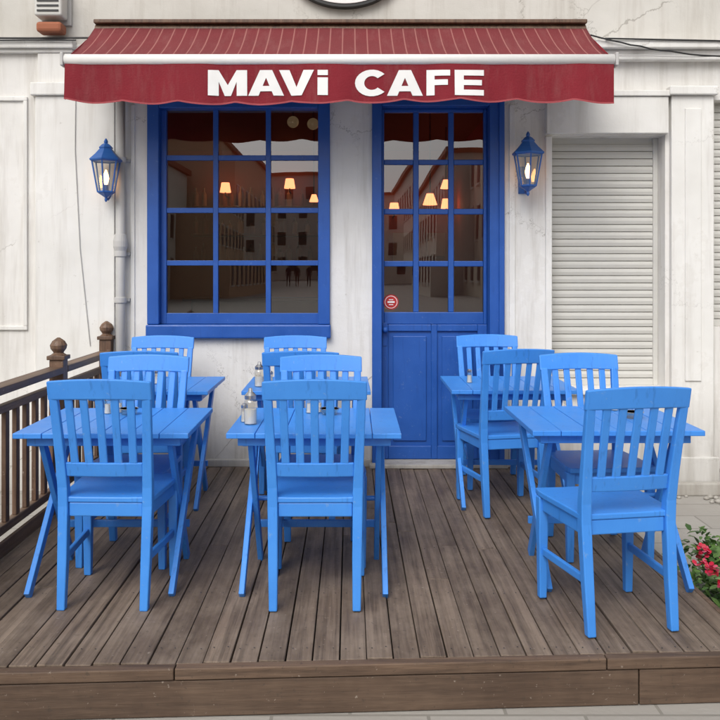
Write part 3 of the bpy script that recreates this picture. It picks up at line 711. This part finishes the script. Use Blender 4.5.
def person(x,y,c,step,h=1.72):
    e=empty('person',(x,y,GZ)); k=h/1.72
    V=[(0,0,.93),(0,0,1.15),(0,0,1.38),(0,0,1.50),(0,.01,1.56),
       (-.09,0,.90),(-.10,step*.5,.50),(-.10,step-.05*(step<0),.08),(-.10,step+.12,.04),
       (.09,0,.90),(.10,-step*.5+.03,.50),(.10,-step,.08),(.10,-step+.12,.04),
       (-.18,0,1.40),(-.22,-step*.2,1.13),(-.21,-step*.5+.05,.88),(-.21,-step*.5+.08,.78),
       (.18,0,1.40),(.22,step*.2,1.13),(.21,step*.5+.05,.88),(.21,step*.5+.08,.78)]
    Ed=[(0,1),(1,2),(2,3),(3,4),(0,5),(5,6),(6,7),(7,8),(0,9),(9,10),(10,11),(11,12),(2,13),(13,14),(14,15),(15,16),(2,17),(17,18),(18,19),(19,20)]
    Rr=[.15,.15,.15,.055,.05,.105,.07,.045,.04,.105,.07,.045,.04,.07,.05,.035,.035,.07,.05,.035,.035]
    me=bpy.data.meshes.new('body'); me.from_pydata([Vector(v)*k for v in V],Ed,[]); me.materials.append(c)
    o=bpy.data.objects.new('body',me); S.collection.objects.link(o); o.parent=e
    o.modifiers.new('skin','SKIN')
    for i,r in enumerate(Rr): me.skin_vertices[0].data[i].radius=(r*k,r*k*.8)
    me.skin_vertices[0].data[0].use_root=True
    o.modifiers.new('sub','SUBSURF').levels=1
    bm=bmesh.new(); rings(bm,[(.02,1.50),(.055,1.53),(.07,1.58),(.078,1.64),(.07,1.69),(.04,1.72),(.01,1.73)],14); 
    for v in bm.verts: v.co*=k
    obj('head',bm,M_skin,e,smooth=True)
    bm=bmesh.new(); rings(bm,[(.080,1.62),(.086,1.66),(.078,1.71),(.045,1.745),(.01,1.75)],14,(0,-.012,0)); 
    for v in bm.verts: v.co*=k
    obj('hair',bm,M_black,e,smooth=True)
M_skin=flat('skin',(.45,.28,.2),.6); M_coat=flat('dark_coat',(.03,.03,.04),.8); M_coat2=flat('brown_coat',(.06,.035,.03),.8)
def mirror(px,D): return (px-VX)/F*D, 2*YW-D
for px,D,c,s in ((280,72,M_coat,.12),(289,70,M_coat2,-.1),(301,71,M_coat,.05),(312,75,M_coat2,.1)):
    x,y=mirror(px,D)
    try: person(x,y,c,s)
    except Exception as ex: print('person',ex)

# ---------------- light ----------------
w=bpy.data.worlds.new("World"); S.world=w; w.use_nodes=True; nt=w.node_tree
sky=nt.nodes.new('ShaderNodeTexSky'); sky.sky_type='NISHITA'; sky.sun_disc=False
EL,AZ=math.radians(45),math.radians(200)
sky.sun_elevation=EL; sky.sun_rotation=AZ; sky.dust_density=4; sky.air_density=1.0
hs=nt.nodes.new('ShaderNodeHueSaturation'); hs.inputs['Saturation'].default_value=.22; hs.inputs['Value'].default_value=1.22
nt.links.new(sky.outputs[0],hs.inputs['Color']); nt.links.new(hs.outputs[0],nt.nodes['Background'].inputs[0]); nt.nodes['Background'].inputs[1].default_value=.15
sl=bpy.data.lights.new('sun','SUN'); sl.energy=1.15; sl.angle=math.radians(35); sl.color=(1,.965,.91)
so=bpy.data.objects.new('sun',sl); S.collection.objects.link(so)
d=Vector((math.sin(AZ)*math.cos(EL),math.cos(AZ)*math.cos(EL),math.sin(EL))); so.rotation_euler=d.to_track_quat('Z','Y').to_euler()
S.view_settings.view_transform='Standard'; S.view_settings.look='None'; S.view_settings.exposure=0
# ---------------- camera ----------------
c=bpy.data.cameras.new('camera'); c.sensor_width=36; c.lens=F/720*36; c.shift_x=(360-VX)/720; c.shift_y=-(360-VY)/720; c.clip_end=600
co=bpy.data.objects.new('camera',c); S.collection.objects.link(co); co.location=(0,0,H); co.rotation_euler=(math.radians(90),0,0); S.camera=co
